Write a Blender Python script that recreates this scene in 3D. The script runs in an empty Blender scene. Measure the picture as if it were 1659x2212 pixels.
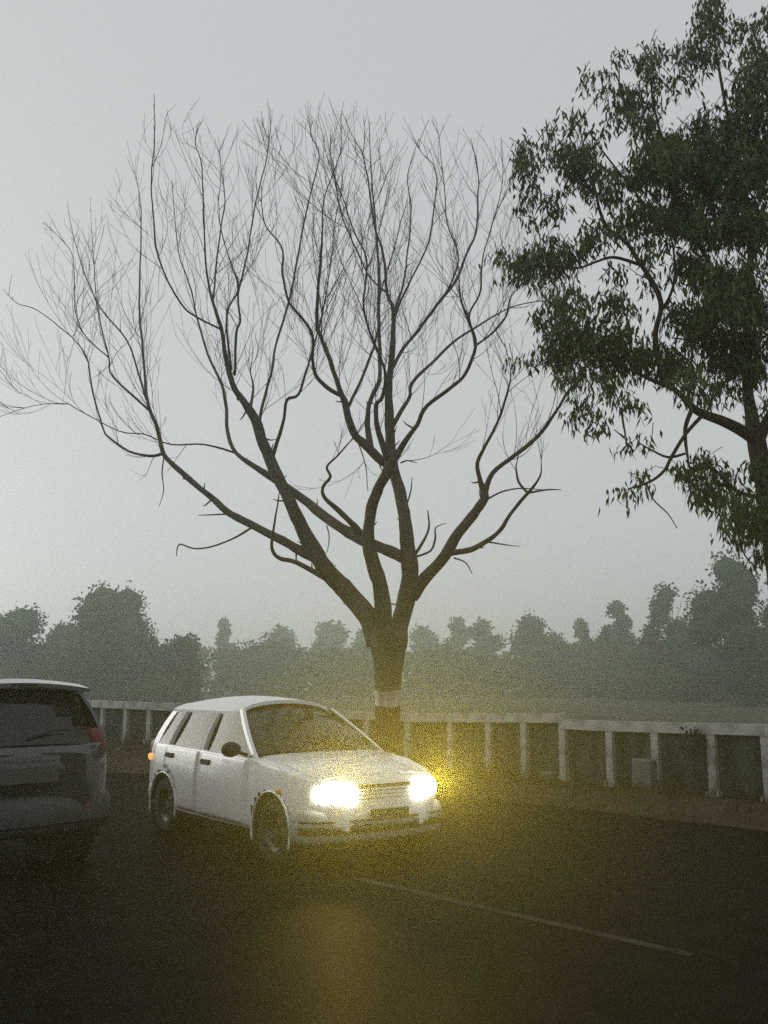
import bpy, math, random
from mathutils import Vector, Matrix, noise
R = random.Random(7)
SC = bpy.context.scene
COL = SC.collection
rad = math.radians

# ------------------------------------------------------------------ camera
CAM_H, PITCH, VFOV = 1.5, rad(10.7), rad(58)
cam_d = bpy.data.cameras.new('camera')
cam_d.sensor_fit = 'VERTICAL'
cam_d.angle = VFOV
cam_d.clip_start, cam_d.clip_end = 0.05, 3000
cam = bpy.data.objects.new('camera', cam_d)
COL.objects.link(cam)
cam.location = (0, 0, CAM_H)
cam.rotation_euler = (math.pi/2 + PITCH, 0, 0)
SC.camera = cam

# ------------------------------------------------------------------ world: overcast dusk sky
SUN_EL, SUN_AZ = rad(14), rad(-58)       # azimuth measured from +y towards +x: off to the left
W = bpy.data.worlds.new('World')
SC.world = W
W.use_nodes = True
nt = W.node_tree
bg = nt.nodes['Background']
sky = nt.nodes.new('ShaderNodeTexSky')
sky.sky_type = 'NISHITA'
sky.sun_disc = False
sky.sun_elevation = SUN_EL
sky.sun_rotation = SUN_AZ
sky.air_density, sky.dust_density, sky.ozone_density = 1.0, 3.0, 1.0
hs = nt.nodes.new('ShaderNodeHueSaturation')
hs.inputs['Saturation'].default_value = 0.22
mixw = nt.nodes.new('ShaderNodeMixRGB')
mixw.inputs['Fac'].default_value = 0.75          # cloud cover over the clear sky
mixw.inputs['Color2'].default_value = (6.45, 6.6, 6.75, 1)
nt.links.new(sky.outputs[0], hs.inputs['Color'])
nt.links.new(hs.outputs[0], mixw.inputs['Color1'])
nt.links.new(mixw.outputs[0], bg.inputs['Color'])
bg.inputs['Strength'].default_value = 0.09

sun_d = bpy.data.lights.new('sun', 'SUN')
sun_d.energy, sun_d.angle, sun_d.color = 0.65, rad(40), (1.0, 0.95, 0.88)
sun = bpy.data.objects.new('sun', sun_d)
COL.objects.link(sun)
sd = Vector((math.sin(SUN_AZ)*math.cos(SUN_EL), math.cos(SUN_AZ)*math.cos(SUN_EL), math.sin(SUN_EL)))
sun.rotation_euler = sd.to_track_quat('Z', 'Y').to_euler()
sun.location = (-40, 30, 40)

SC.view_settings.view_transform = 'Standard'
SC.view_settings.look = 'None'
SC.view_settings.exposure = 0.18
SC.view_settings.gamma = 1.0
SC.view_settings.use_curve_mapping = False
SC.cycles.use_denoising = False
SC.cycles.volume_bounces = 1
SC.cycles.max_bounces = 8
SC.cycles.sample_clamp_indirect = 4

HAZE_DENSITY = 0.0032
HAZE_G = 0.75
LAMP_W = 720
LENS_E = 25
PATCH_SPOT_W = 130

# ------------------------------------------------------------------ photo geometry -> world
FPX = 1106/math.tan(VFOV/2)
def P(vx, vy, Y):
    """the point at forward distance Y seen at (vx, vy) of a 1659 x 2212 view"""
    dx, dy = (vx-829.5)/FPX, (1106-vy)/FPX
    y = math.cos(PITCH) - math.sin(PITCH)*dy
    z = math.sin(PITCH) + math.cos(PITCH)*dy
    return Vector((dx*Y/y, Y, CAM_H + z*Y/y))
def px2m(Y): return Y/FPX

# ------------------------------------------------------------------ helpers
class MB:
    def __init__(s): s.v, s.f, s.m = [], [], []
    def add(s, verts, faces, mi=0):
        o = len(s.v)
        s.v += [tuple(p) for p in verts]
        s.f += [tuple(i+o for i in f) for f in faces]
        s.m += [mi]*len(faces)
    def box(s, c, d, rot=None, mi=0):
        vs = [Vector((sx*d[0]/2, sy*d[1]/2, sz*d[2]/2)) for sx in (-1, 1) for sy in (-1, 1) for sz in (-1, 1)]
        if rot: vs = [rot @ q for q in vs]
        vs = [q + Vector(c) for q in vs]
        s.add(vs, [(0,1,3,2),(4,6,7,5),(0,4,5,1),(2,3,7,6),(0,2,6,4),(1,5,7,3)], mi)
    def tube(s, pts, rs, n=6, mi=0, cap=True, flat=1.0):
        pts = [Vector(p) for p in pts]
        if len(pts) < 2: return
        t0 = (pts[1]-pts[0]).normalized()
        ref = Vector((0,0,1)) if abs(t0.z) < .9 else Vector((1,0,0))
        u = t0.cross(ref).normalized()
        vs, fs = [], []
        for i, p in enumerate(pts):
            t = (pts[min(i+1,len(pts)-1)]-pts[max(i-1,0)])
            t = t.normalized() if t.length > 1e-9 else t0
            u = (u - t*u.dot(t))
            u = u.normalized() if u.length > 1e-6 else t.orthogonal().normalized()
            w = t.cross(u)
            for k in range(n):
                a = 2*math.pi*k/n
                vs.append(p + (u*math.cos(a) + w*math.sin(a)*flat)*rs[i])
        for i in range(len(pts)-1):
            for k in range(n):
                fs.append((i*n+k, i*n+(k+1)%n, (i+1)*n+(k+1)%n, (i+1)*n+k))
        if cap:
            fs.append(tuple(range(n-1,-1,-1)))
            fs.append(tuple((len(pts)-1)*n+k for k in range(n)))
        s.add(vs, fs, mi)
    def sheet(s, grid, mi=0, flip=False, skip=None):
        nu, nv = len(grid), len(grid[0])
        fs = []
        for i in range(nu-1):
            for j in range(nv-1):
                if skip and skip(i, j): continue
                q = (i*nv+j, i*nv+j+1, (i+1)*nv+j+1, (i+1)*nv+j)
                fs.append(q[::-1] if flip else q)
        s.add([p for row in grid for p in row], fs, mi)
    def slab(s, grid, th, mi=0):
        """a sheet with thickness: th is a vector from the outer face to the inner"""
        nu, nv = len(grid), len(grid[0])
        s.sheet(grid, mi); s.sheet([[Vector(p)+th for p in r] for r in grid], mi, True)
        per = [(i,0) for i in range(nu)]+[(nu-1,j) for j in range(1,nv)]+[(i,nv-1) for i in range(nu-2,-1,-1)]+[(0,j) for j in range(nv-2,0,-1)]
        a = [Vector(grid[i][j]) for i,j in per]
        n = len(a)
        s.add(a+[p+th for p in a], [(k,(k+1)%n,n+(k+1)%n,n+k) for k in range(n)], mi)
    def lathe(s, prof, axis='y', n=24, c=(0,0,0), mi=0):
        vs, fs = [], []
        c = Vector(c)
        for (r, h) in prof:
            for k in range(n):
                a = 2*math.pi*k/n
                vs.append(c + Vector((r*math.cos(a), h, r*math.sin(a))))
        for i in range(len(prof)-1):
            for k in range(n):
                fs.append((i*n+k, i*n+(k+1)%n, (i+1)*n+(k+1)%n, (i+1)*n+k))
        s.add(vs, fs, mi)
    def build(s, name, mats, parent=None, smooth=False, **tags):
        me = bpy.data.meshes.new(name)
        me.from_pydata(s.v, [], s.f)
        if not isinstance(mats, (list, tuple)): mats = [mats]
        for m in mats: me.materials.append(m)
        if len(mats) > 1: me.polygons.foreach_set('material_index', s.m)
        if smooth: me.polygons.foreach_set('use_smooth', [True]*len(s.f))
        me.update()
        o = bpy.data.objects.new(name, me)
        COL.objects.link(o)
        if parent: o.parent = parent
        for k, v in tags.items(): o[k] = v
        return o

def thing(name, label, cat, loc=(0,0,0), rz=0, group=None):
    o = bpy.data.objects.new(name, None)
    COL.objects.link(o)
    o.empty_display_size = .3
    o.location = loc
    o.rotation_euler = (0, 0, rz)
    o['label'], o['category'] = label, cat
    if group: o['group'] = group
    return o

def material(name, base, rough=.8, spec=.3, var=.25, scale=4.0, bump=0.0, bscale=20, metal=0.0, coat=0.0, second=None, trans=0.0, detail=6, stretch=None):
    m = bpy.data.materials.new(name)
    m.use_nodes = True
    n, l = m.node_tree.nodes, m.node_tree.links
    b = n['Principled BSDF']
    b.inputs['Roughness'].default_value = rough
    b.inputs['Specular IOR Level'].default_value = spec
    b.inputs['Metallic'].default_value = metal
    b.inputs['Coat Weight'].default_value = coat
    b.inputs['Coat Roughness'].default_value = .08
    tc = n.new('ShaderNodeTexCoord')
    src = tc.outputs['Object']
    if stretch:
        mp = n.new('ShaderNodeMapping')
        mp.inputs['Scale'].default_value = stretch
        l.new(src, mp.inputs['Vector'])
        src = mp.outputs[0]
    nz = n.new('ShaderNodeTexNoise')
    nz.inputs['Scale'].default_value = scale
    nz.inputs['Detail'].default_value = detail
    nz.inputs['Roughness'].default_value = .65
    l.new(src, nz.inputs['Vector'])
    rp = n.new('ShaderNodeValToRGB')
    sec = second or tuple(c*(1-var) for c in base)
    lite = tuple(min(1, c*(1+var)) for c in base)
    e = rp.color_ramp.elements
    e[0].position, e[0].color = .3, (*sec, 1)
    e[1].position, e[1].color = .7, (*lite, 1)
    l.new(nz.outputs['Fac'], rp.inputs['Fac'])
    l.new(rp.outputs['Color'], b.inputs['Base Color'])
    if bump:
        n2 = n.new('ShaderNodeTexNoise')
        n2.inputs['Scale'].default_value = bscale
        n2.inputs['Detail'].default_value = 8
        l.new(src, n2.inputs['Vector'])
        bp = n.new('ShaderNodeBump')
        bp.inputs['Strength'].default_value = bump
        bp.inputs['Distance'].default_value = .03
        l.new(n2.outputs['Fac'], bp.inputs['Height'])
        l.new(bp.outputs['Normal'], b.inputs['Normal'])
    if trans:
        b.inputs['Transmission Weight'].default_value = trans
    return m

def emitter(name, col, strength):
    m = bpy.data.materials.new(name)
    m.use_nodes = True
    b = m.node_tree.nodes['Principled BSDF']
    b.inputs['Base Color'].default_value = (*col, 1)
    b.inputs['Emission Color'].default_value = (*col, 1)
    b.inputs['Emission Strength'].default_value = strength
    return m

def glass(name, tint, clear):
    m = bpy.data.materials.new(name)
    m.use_nodes = True
    n, l = m.node_tree.nodes, m.node_tree.links
    for x in list(n):
        if x.type != 'OUTPUT_MATERIAL': n.remove(x)
    out = n['Material Output']
    tr = n.new('ShaderNodeBsdfTransparent'); tr.inputs['Color'].default_value = (*tint, 1)
    df = n.new('ShaderNodeBsdfDiffuse'); df.inputs['Color'].default_value = (.012, .013, .012, 1)
    gl = n.new('ShaderNodeBsdfGlossy'); gl.inputs['Roughness'].default_value = .06
    nz = n.new('ShaderNodeTexNoise'); nz.inputs['Scale'].default_value = 6
    bp = n.new('ShaderNodeBump'); bp.inputs['Strength'].default_value = .02
    l.new(nz.outputs['Fac'], bp.inputs['Height']); l.new(bp.outputs['Normal'], gl.inputs['Normal'])
    m1 = n.new('ShaderNodeMixShader'); m1.inputs['Fac'].default_value = clear
    m2 = n.new('ShaderNodeMixShader')
    lw = n.new('ShaderNodeLayerWeight'); lw.inputs['Blend'].default_value = .5
    pw = n.new('ShaderNodeMath'); pw.operation = 'POWER'; pw.inputs[1].default_value = 4
    l.new(lw.outputs['Facing'], pw.inputs[0])
    fr = n.new('ShaderNodeMath'); fr.operation = 'MULTIPLY_ADD'; fr.inputs[1].default_value = .5; fr.inputs[2].default_value = .045
    l.new(pw.outputs[0], fr.inputs[0])
    l.new(df.outputs[0], m1.inputs[1]); l.new(tr.outputs[0], m1.inputs[2])
    l.new(fr.outputs[0], m2.inputs[0]); l.new(m1.outputs[0], m2.inputs[1]); l.new(gl.outputs[0], m2.inputs[2])
    l.new(m2.outputs[0], out.inputs['Surface'])
    return m

M = {}
M['asphalt'] = material('damp_asphalt', (.009, .0085, .008), rough=.42, spec=.0016, var=.35, scale=3.0, bump=.45, bscale=95)
M['paint_line'] = material('worn_road_paint', (.05, .047, .04), rough=.8, spec=.01, second=(.010, .0095, .009), scale=5, bump=.2, bscale=60)
M['earth'] = material('bare_earth', (.045, .032, .02), rough=.95, spec=.1, var=.45, scale=2.2, bump=.8, bscale=14)
M['field'] = material('field_ground', (.06, .06, .035), rough=.95, spec=.1, var=.4, scale=.12, bump=.5, bscale=2)
M['grass'] = material('dry_grass', (.05, .046, .02), rough=.9, spec=.1, var=.5, scale=1.4, second=(.05, .033, .016))
M['bush'] = material('undergrowth_leaf', (.026, .03, .016), rough=.85, spec=.15, var=.45, scale=1.1)
M['bark'] = material('grey_brown_bark', (.084, .08, .07), rough=.95, spec=.08, var=.4, scale=3.5, bump=.9, bscale=16, stretch=(1,1,.35))
M['bark_pale'] = material('gum_bark', (.05, .04, .032), rough=.9, spec=.1, var=.4, scale=2.5, bump=.6, bscale=10, stretch=(1,1,.3))
M['twig'] = material('twig_bark', (.074, .08, .084), rough=.95, spec=.05, var=.3, scale=2)
M['limewash'] = material('worn_limewash', (.58, .57, .52), rough=.95, spec=.05, second=(.16, .14, .11), scale=7, bump=.6, bscale=18, stretch=(1,1,.4))
M['redwash'] = material('faded_red_oxide', (.11, .05, .03), rough=.95, spec=.05, var=.35, scale=6, bump=.6, bscale=16)
M['gum_leaf'] = material('gum_leaf', (.044, .085, .016), rough=.6, spec=.3, var=.6, scale=2.2)
M['leaf_dark'] = material('far_leaf_dark', (.03, .066, .018), rough=.9, spec=.1, var=.45, scale=.35)
M['leaf_mid'] = material('far_leaf_mid', (.042, .075, .026), rough=.9, spec=.1, var=.45, scale=.3)
M['concrete'] = material('whitewashed_concrete', (.44, .44, .41), rough=.9, spec=.2, second=(.20, .195, .17), scale=3, bump=.35, bscale=30)
M['white_paint'] = material('white_car_paint', (.72, .73, .72), rough=.32, spec=.5, var=.04, scale=2, coat=.6)
M['dark_paint'] = material('charcoal_car_paint', (.018, .020, .021), rough=.3, spec=.5, var=.06, scale=2, coat=1.0)
M['black_trim'] = material('black_plastic', (.018, .018, .018), rough=.55, var=.2, scale=8)
M['grey_trim'] = material('grey_bumper_plastic', (.05, .053, .05), rough=.5, var=.15, scale=6)
M['pale_bumper'] = material('dimmed_white_bumper', (.30, .31, .30), rough=.5, var=.12, scale=5)  # white bumper greyed: its dimming in the foggy glow is put into the colour
M['interior'] = material('cabin_fabric', (.045, .043, .04), rough=.9, var=.3, scale=8)
M['rubber'] = material('tyre_rubber', (.02, .02, .02), rough=.85, var=.2, scale=12, bump=.3, bscale=60)
M['rim'] = material('steel_rim', (.06, .06, .06), rough=.35, metal=.8, var=.1)
M['chrome'] = material('chrome', (.7, .7, .7), rough=.12, metal=1, var=.03)
M['plate'] = material('dusty_plate', (.07, .068, .06), rough=.5, var=.08, scale=6)
M['glass'] = glass('car_glass', (.75, .8, .74), .62)
M['glass_dark'] = glass('tinted_glass', (.25, .27, .25), .12)
M['headlamp'] = emitter('lit_headlamp', (1.0, .97, .88), LENS_E)
M['tail_red'] = emitter('tail_lamp', (.09, .010, .007), .10)
M['amber'] = emitter('amber_lamp', (.45, .2, .04), .1)
M['amber_lit'] = emitter('lit_amber_lamp', (.9, .45, .12), .8)
M['infill'] = material('weathered_infill_concrete', (.085, .092, .08), rough=.95, spec=.03, second=(.026, .03, .024), scale=2.6, bump=.4, bscale=25, stretch=(2.2,2.2,.5))
M['stone'] = material('pale_block', (.17, .168, .15), rough=.9, var=.25, scale=4, bump=.5, bscale=14)

# ------------------------------------------------------------------ the fence line, road edge and terrain
FPTS = [(14.6,2.4,-.05),(9.29,8.36,-.06),(4.77,13.38,-.05),(3.06,15.28,-.03),(1.26,17.28,.0),(.516,17.9,.02),(-.215,18.3,.09),(-1.1,18.6,.2),
        (-2.17,18.95,.25),(-3.17,19.2,.28),(-4.22,19.6,.31),(-5.06,20.0,.33),(-5.72,20.45,.34),(-6.36,20.95,.35),(-7.0,21.5,.36),(-9,23.1,.36),(-13,25.6,.35),(-25,31,.3)]
def smooth_path(pts, it=2):
    pts = [Vector(p) for p in pts]
    for _ in range(it):
        q = [pts[0]]
        for a, b in zip(pts, pts[1:]):
            q += [a.lerp(b, .25), a.lerp(b, .75)]
        pts = q + [pts[-1]]
    return pts
def resample(pts, step):
    out, acc = [Vector(pts[0])], 0
    for a, b in zip(pts, pts[1:]):
        L = (b-a).length
        if L < 1e-9: continue
        d = step-acc
        while d <= L:
            out.append(a.lerp(b, d/L)); d += step
        acc = L-(d-step)
    return out
FENCE = resample(smooth_path(FPTS), .1)
def nrm(i, path):
    t = path[min(i+6, len(path)-1)]-path[max(i-6, 0)]
    t.z = 0; t.normalize()
    return Vector((-t.y, t.x, 0))*1.0          # towards the road
def toward_road(i):
    n = nrm(i, FENCE)
    return n if n.dot(-FENCE[i]) > 0 else -n
VERGE = 2.75
def verge_point(i, t):
    """t metres from the fence towards the road (negative: behind it)"""
    f, n = FENCE[i], toward_road(i)
    p = f + n*t
    if t > 0:
        k = t/VERGE
        z = f.z*(1-k)**1.0 + .11*math.sin(min(1, k)*math.pi)**.8 - .05*max(0, k-.97)/.03
        if k >= 1: z = -.03
    else:
        z = f.z - .05 + (t+.3)*.22 if t < -.3 else f.z
    nz = noise.noise(Vector((p.x*1.3, p.y*1.3, 0)))*.06 + noise.noise(Vector((p.x*4, p.y*4, 3)))*.03
    amp = 1 if .3 < t < VERGE*.9 else .4
    return Vector((p.x, p.y, z + nz*amp))

g = MB(); S = 420
g.sheet([[Vector((-S+2*S*i/24, -60+(S+60)*j/24, -.55)) for j in range(25)] for i in range(25)])
g.build('ground', M['field'], kind='structure')

vb = MB()
TS = [-4.0,-2.5,-1.2,-.6,-.3,0,.25,.5,.75,1,1.25,1.5,1.75,2,2.25,2.45,2.6,2.7,2.75,2.8,2.95]
vb.sheet([[verge_point(i, t + (.14*noise.noise(Vector((FENCE[i].x*1.1, FENCE[i].y*1.1, 9))) if t > 2.2 else 0)) for t in TS] for i in range(0, len(FENCE), 3)])
vb.build('verge', M['earth'], smooth=True, kind='structure')

rb = MB()
rows = []
for i in range(0, len(FENCE), 8):
    e = FENCE[i] + toward_road(i)*(VERGE-.12); e.z = 0
    k = i/len(FENCE)
    b = Vector((9-26*k, -9+7*k, 0))
    rows.append([e.lerp(b, j/12) for j in range(13)])
rb.sheet(rows)
rb.build('road', M['asphalt'], kind='structure')

def G(vx, vy, z=.004):
    a = P(vx, vy, 1.0); k = (CAM_H-z)/(CAM_H-a.z)
    return Vector((a.x*k, k, z))
ln = resample([G(770,1897),G(864,1918),G(1100,1973),G(1500,2064)], .1)
lb = MB()
rows = []
for i, p in enumerate(ln):
    t = ln[min(i+1,len(ln)-1)]-ln[max(i-1,0)]; t.normalize()
    n = Vector((-t.y, t.x, 0))*.045
    rows.append([p-n, p+n])
lb.sheet(rows)
lb.build('lane_marking', M['paint_line'], kind='structure')

# fence: posts at the photographed places, sloping rails between
fence = thing('post_and_rail_fence', 'pale concrete post and rail fence with dark weathered infill panels behind the bare tree', 'fence', (1.26,17.28,0))
def fence_at(vx):
    best = None
    for i, f in enumerate(FENCE):
        if f.y < 5: continue
        x = 829.5 + FPX*f.x/(f.y*math.cos(PITCH)+(f.z+.5-CAM_H)*math.sin(PITCH))
        if best is None or abs(x-vx) < best[0]: best = (abs(x-vx), i)
    return best[1]
post_px = [2020,1790,1655,1540,1425,1320,1222,1135,1058,972,882,795,712,640,570,500,432,378,325,273,225,180,135,88,40,-10]
RAILV = [(-60,1520),(180,1527),(370,1535),(711,1549),(806,1556),(887,1559),(1222,1561),(1223,1576),(1650,1589),(2100,1612)]
ftop = []
for k, vx in enumerate(post_px):
    i = fence_at(vx)
    f = FENCE[i].copy()
    vr = None
    for (xa, ya), (xb, yb) in zip(RAILV, RAILV[1:]):
        if xa <= vx <= xb: vr = ya+(yb-ya)*(vx-xa)/(xb-xa)
    top = P(vx, vr, f.y).z + .15
    ftop.append((f, top, i))
for k, (f, top, i) in enumerate(ftop):
    n = toward_road(i)
    ang = math.atan2(n.y, n.x)
    rot = Matrix.Rotation(ang, 3, 'Z') @ Matrix.Rotation(R.uniform(-.012, .012), 3, 'X')
    pb = MB()
    w = .12 if k < 12 else .10
    t2 = top
    pb.box((0,0,(t2-.15+f.z-.3)/2), (w, w, t2-.15-f.z+.3), rot)
    pb.box((0,0,f.z+.03), (w+.07, w+.07, .14), rot)
    o = pb.build('post', M['concrete'], fence)
    o.location = Vector((f.x, f.y, 0)) - Vector(fence.location)
for k in range(len(ftop)-1):
    (a, ta, _), (b, tb, ib) = ftop[k], ftop[k+1]
    if post_px[k+1] == 1222: tb -= .10
    A, B = Vector((a.x, a.y, ta-.075)), Vector((b.x, b.y, tb-.075))
    d = (B-A)
    mid = (A+B)/2
    rot = d.to_track_quat('X', 'Z').to_matrix()
    q = MB()
    L = d.length
    q.box((0,0,0), (L-.004, .14, .15), rot)
    o = q.build('rail', M['concrete'], fence)
    o.location = mid - Vector(fence.location)
    # weathered infill slab, set back between the posts
    nn = toward_road(ib)
    dirv = Vector((d.x, d.y, 0)).normalized()
    back = Vector((-dirv.y, dirv.x, 0)); back = back if back.dot(nn) < 0 else -back
    cuts = [0, .5+R.uniform(-.08,.08), 1]
    pq = MB()
    g0 = Vector((a.x, a.y, a.z-.2))+dirv*.062; g1 = Vector((b.x, b.y, b.z-.2))-dirv*.052
    t0_, t1_ = Vector((a.x, a.y, A.z-.085))+dirv*.062, Vector((b.x, b.y, B.z-.085))-dirv*.052
    rec = R.uniform(.025,.04)
    gr = [[(g0.lerp(g1, u).lerp(t0_.lerp(t1_, u), v_))+back*(rec-.004*noise.noise(Vector((u*3+k, v_*3, 1)))*2) for v_ in (0,.25,.5,.75,1)] for u in (0,.25,.5,.75,1)]
    pq.slab([[q_-Vector(fence.location) for q_ in r_] for r_ in gr], back*.05)
    pq.build('infill_panel', M['infill'], fence)

for (vx, vy, Yd, w, h, lab) in [(1393,1694,14.0,.30,.48,'pale concrete block standing on the verge against the white fence'),
                                (1186,1668,15.6,.24,.16,'small low concrete block lying at the foot of a white fence post'),
                                (1010,1655,16.9,.42,.16,'long flat concrete block lying at the fence foot beside the bare tree')]:
    p = P(vx, vy, Yd)
    q = MB(); c = Vector((0,0,h/2))
    q.box(c, (w, .22, h), Matrix.Rotation(-.75, 3, 'Z') @ Matrix.Rotation(.04, 3, 'Y'))
    o = q.build('concrete_block', M['stone'], label=lab, category='block', group='concrete blocks at the fence foot')
    bev = o.modifiers.new('edge', 'BEVEL'); bev.width = .02; bev.segments = 2
    i = min(range(len(FENCE)), key=lambda j: (FENCE[j].xy-p.xy).length)
    t = (p-FENCE[i]).dot(toward_road(i))
    o.location = (p.x, p.y, verge_point(i, max(t, .2)).z-.03)

# ------------------------------------------------------------------ grass and undergrowth
def blade(mb, p, h, w, lean, ang):
    d = Vector((math.cos(ang), math.sin(ang), 0)); s = Vector((-d.y, d.x, 0))*w
    mid = p + Vector((0,0,h*.55)) + d*lean*.4
    mb.add([p-s, p+s, mid+s*.6, mid-s*.6, p+Vector((0,0,h))+d*lean], [(0,1,2,3),(3,2,4)])
gb = MB()
for _ in range(26000):
    i = R.randrange(0, len(FENCE)-1)
    if FENCE[i].y < 7 or FENCE[i].y > 24.5: continue
    t = R.uniform(-.4, 2.72)
    p = verge_point(i, t) + Vector((R.uniform(-.2,.2), R.uniform(-.2,.2), 0))
    den = noise.noise(Vector((p.x*.9, p.y*.9, 5)))
    if den < -.22 and R.random() < .8: continue
    h = R.uniform(.05,.16)*(1.0+max(0,den)*1.6) * (1.5 if t < .3 else 1)
    blade(gb, p-Vector((0,0,.02)), h, R.uniform(.004,.010), R.uniform(.0,.12), R.uniform(0, 6.28))
gb.build('verge_grass', M['grass'], kind='stuff', label='dry tangled grass covering the verge between road and fence', category='grass')

def leafquad(mb, p, s, R=R, droop=.0, asp=.5):
    a = Vector((R.gauss(0,1), R.gauss(0,1), R.gauss(0,1)-droop)).normalized()
    b = a.orthogonal().normalized()
    b.rotate(Matrix.Rotation(R.uniform(0,6.28), 3, a))
    mb.add([p, p+a*s*.5+b*s*asp*.5, p+a*s, p+a*s*.5-b*s*asp*.5], [(0,1,2,3)])

# withered stalks leaning on the right part of the fence
st = thing('dry_plant', 'dark withered plant stalks poking up against the fence rail near the right edge', 'plant', P(1503,1700,13.55))
st.location.z = -.05
sb = MB()
for k in range(9):
    a = R.uniform(0, 6.28); l = R.uniform(.6, 1.02)
    pts = [Vector((R.uniform(-.05,.05)*j + math.cos(a)*.05*j*j*.2, math.sin(a)*.03*j, l*j/5)) for j in range(6)]
    sb.tube(pts, [.012,.011,.010,.008,.006,.003], 5)
sb.build('stalk', M['twig'], st)
sb = MB()
for k in range(130):
    leafquad(sb, Vector((R.gauss(0,.09), R.gauss(0,.06), R.uniform(.55,1.0))), R.uniform(.05,.1), droop=.8)
sb.build('dead_leaves', M['bush'], st, kind='stuff')

# ------------------------------------------------------------------ the bare tree
TY = 15.0
base = P(838, 1600, TY); base.z = 0.06
tree = thing('bare_tree', 'leafless spreading tree on the verge with a whitewashed ring round its trunk', 'tree', base)
limbs = []     # each: (points3d, radii)
def nearest(pt2, only=None):
    best = None
    for li, L in enumerate(limbs):
        for k, q in enumerate(L['px']):
            d = (q[0]-pt2[0])**2 + (q[1]-pt2[1])**2
            if best is None or d < best[0]: best = (d, li, k)
    return best
def catmull(pts, n=4):
    out = []
    for i in range(len(pts)-1):
        p0, p1, p2, p3 = pts[max(i-1,0)], pts[i], pts[i+1], pts[min(i+2,len(pts)-1)]
        for k in range(n):
            t = k/n
            out.append([.5*((2*b)+(-a+c)*t+(2*a-5*b+4*c-d)*t*t+(-a+3*b-3*c+d)*t**3) for a,b,c,d in zip(p0,p1,p2,p3)])
    out.append(list(pts[-1]))
    return out
def limb(pts, slope=0.0, start=None, kind='limb'):
    """pts: (x, y, width) in the 1659 x 2212 view; slope: metres of depth per metre travelled"""
    if start is None:
        d, li, k = nearest(pts[0])
        Y0 = limbs[li]['Y'][k]
    else: Y0 = start
    c = catmull(pts)
    Y, Ys, p3, rs = Y0, [], [], []
    run = 0
    for j, q in enumerate(c):
        if j: run += math.hypot(q[0]-c[j-1][0], q[1]-c[j-1][1])*px2m(TY)
        Yj = Y0 + slope*run + .10*math.sin(run*2.1+slope*9)*min(1, run)
        Ys.append(Yj)
        wob = noise.noise(Vector((q[0]*.03, q[1]*.03, 4.2)))*2.2
        p3.append(P(q[0]+wob, q[1], Yj))
        rs.append(max(.0045, q[2]*px2m(Yj)*.5*(.82 if q[2] < 10 else .82+.18*min(1, (q[2]-10)/10))))
    limbs.append(dict(px=c, Y=Ys, p=p3, r=rs, kind=kind))
limb([(838,1720,76),(838,1660,62),(838,1600,55),(838,1540,54),(838,1470,58),(839,1420,70),(840,1385,84),(841,1355,80)], 0, TY, 'trunk')
A = limb
A([(812,1395,46),(801,1345,46),(772,1305,43),(740,1268,41),(710,1238,39),(688,1205,37),(665,1165,33),(640,1115,30),(610,1050,28),(590,1010,27),(570,960,25),(550,905,22),(522,862,17),(507,840,15),(496,806,14),(486,760,12),(478,710,11),(460,652,8),(447,593,6),(441,497,4.5),(436,361,3.4),(423,313,2.6),(426,275,1.6)], -.12, TY)
A([(692,1208,26),(650,1190,23),(610,1168,20),(540,1132,18),(490,1105,17),(460,1077,15),(420,1045,14),(370,1000,13),(352,975,12),(340,925,10),(322,880,9),(312,800,7),(305,718,6),(301,681,5),(303,571,4),(305,460,3),(300,440,1.6)], .22)
A([(826,1390,36),(829,1330,36),(822,1270,33),(806,1215,31),(796,1170,28),(800,1110,25),(815,1060,23),(836,1022,24),(845,990,24)], -.25, TY-.12)
A([(858,1392,42),(868,1330,42),(880,1285,41),(885,1230,38),(880,1180,33),(875,1120,28),(865,1070,26),(854,1025,26),(846,990,27),(842,938,22),(840,836,18),(846,775,15),(849,673,11),(836,632,9),(828,550,7),(807,481,6),(795,387,4.5),(783,334,3.5),(765,300,2.5),(738,240,1.6)], .10, TY+.1)
A([(872,1205,27),(840,1190,26),(780,1165,24),(720,1130,22),(650,1075,20),(600,1040,18),(562,1016,15),(511,979,11),(491,931,10),(489,883,9),(478,828,8),(449,766,6.5),(426,685,5),(408,610,4),(385,540,3),(372,390,1.8)], .45)
A([(888,1288,32),(920,1247,27),(960,1202,25),(990,1152,23),(1030,1102,22),(1047,1072,19),(1038,1040,13),(1031,1000,11),(1050,960,9),(1075,910,7.5),(1095,850,6),(1103,800,3),(1088,740,2)], -.35)
A([(1046,1070,17),(1065,1022,13),(1110,985,11.5),(1160,945,10.5),(1200,890,9),(1225,850,8),(1255,812,5),(1275,760,3)], -.2)
A([(968,1195,16),(1015,1188,14),(1050,1170,12),(1080,1145,11),(1110,1100,10),(1140,1065,9),(1160,1040,6.5),(1170,1018,4),(1168,990,2)], -.6)
A([(1140,1065,8),(1122,1042,7),(1115,1010,4),(1120,985,2)], .3)
A([(1140,1065,6),(1180,1058,5),(1212,1058,2.5)], -.2)
A([(1050,1170,5),(1100,1178,3),(1125,1180,1.5)], .2)
A([(980,1205,5),(1005,1215,4),(1020,1240,2)], -.2)
A([(1050,1080,6),(1085,1062,5),(1125,1055,4),(1170,1058,2)], .5)
A([(785,1158,16),(742,1112,14),(702,1077,11),(697,1052,9),(714,1030,8),(706,1008,6.5),(728,985,5),(750,960,4),(770,940,2)], -.7)
A([(706,1250,15),(640,1215,12),(602,1205,11),(588,1182,9),(592,1140,6),(600,1085,4),(603,1060,2)], -.5)
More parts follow.
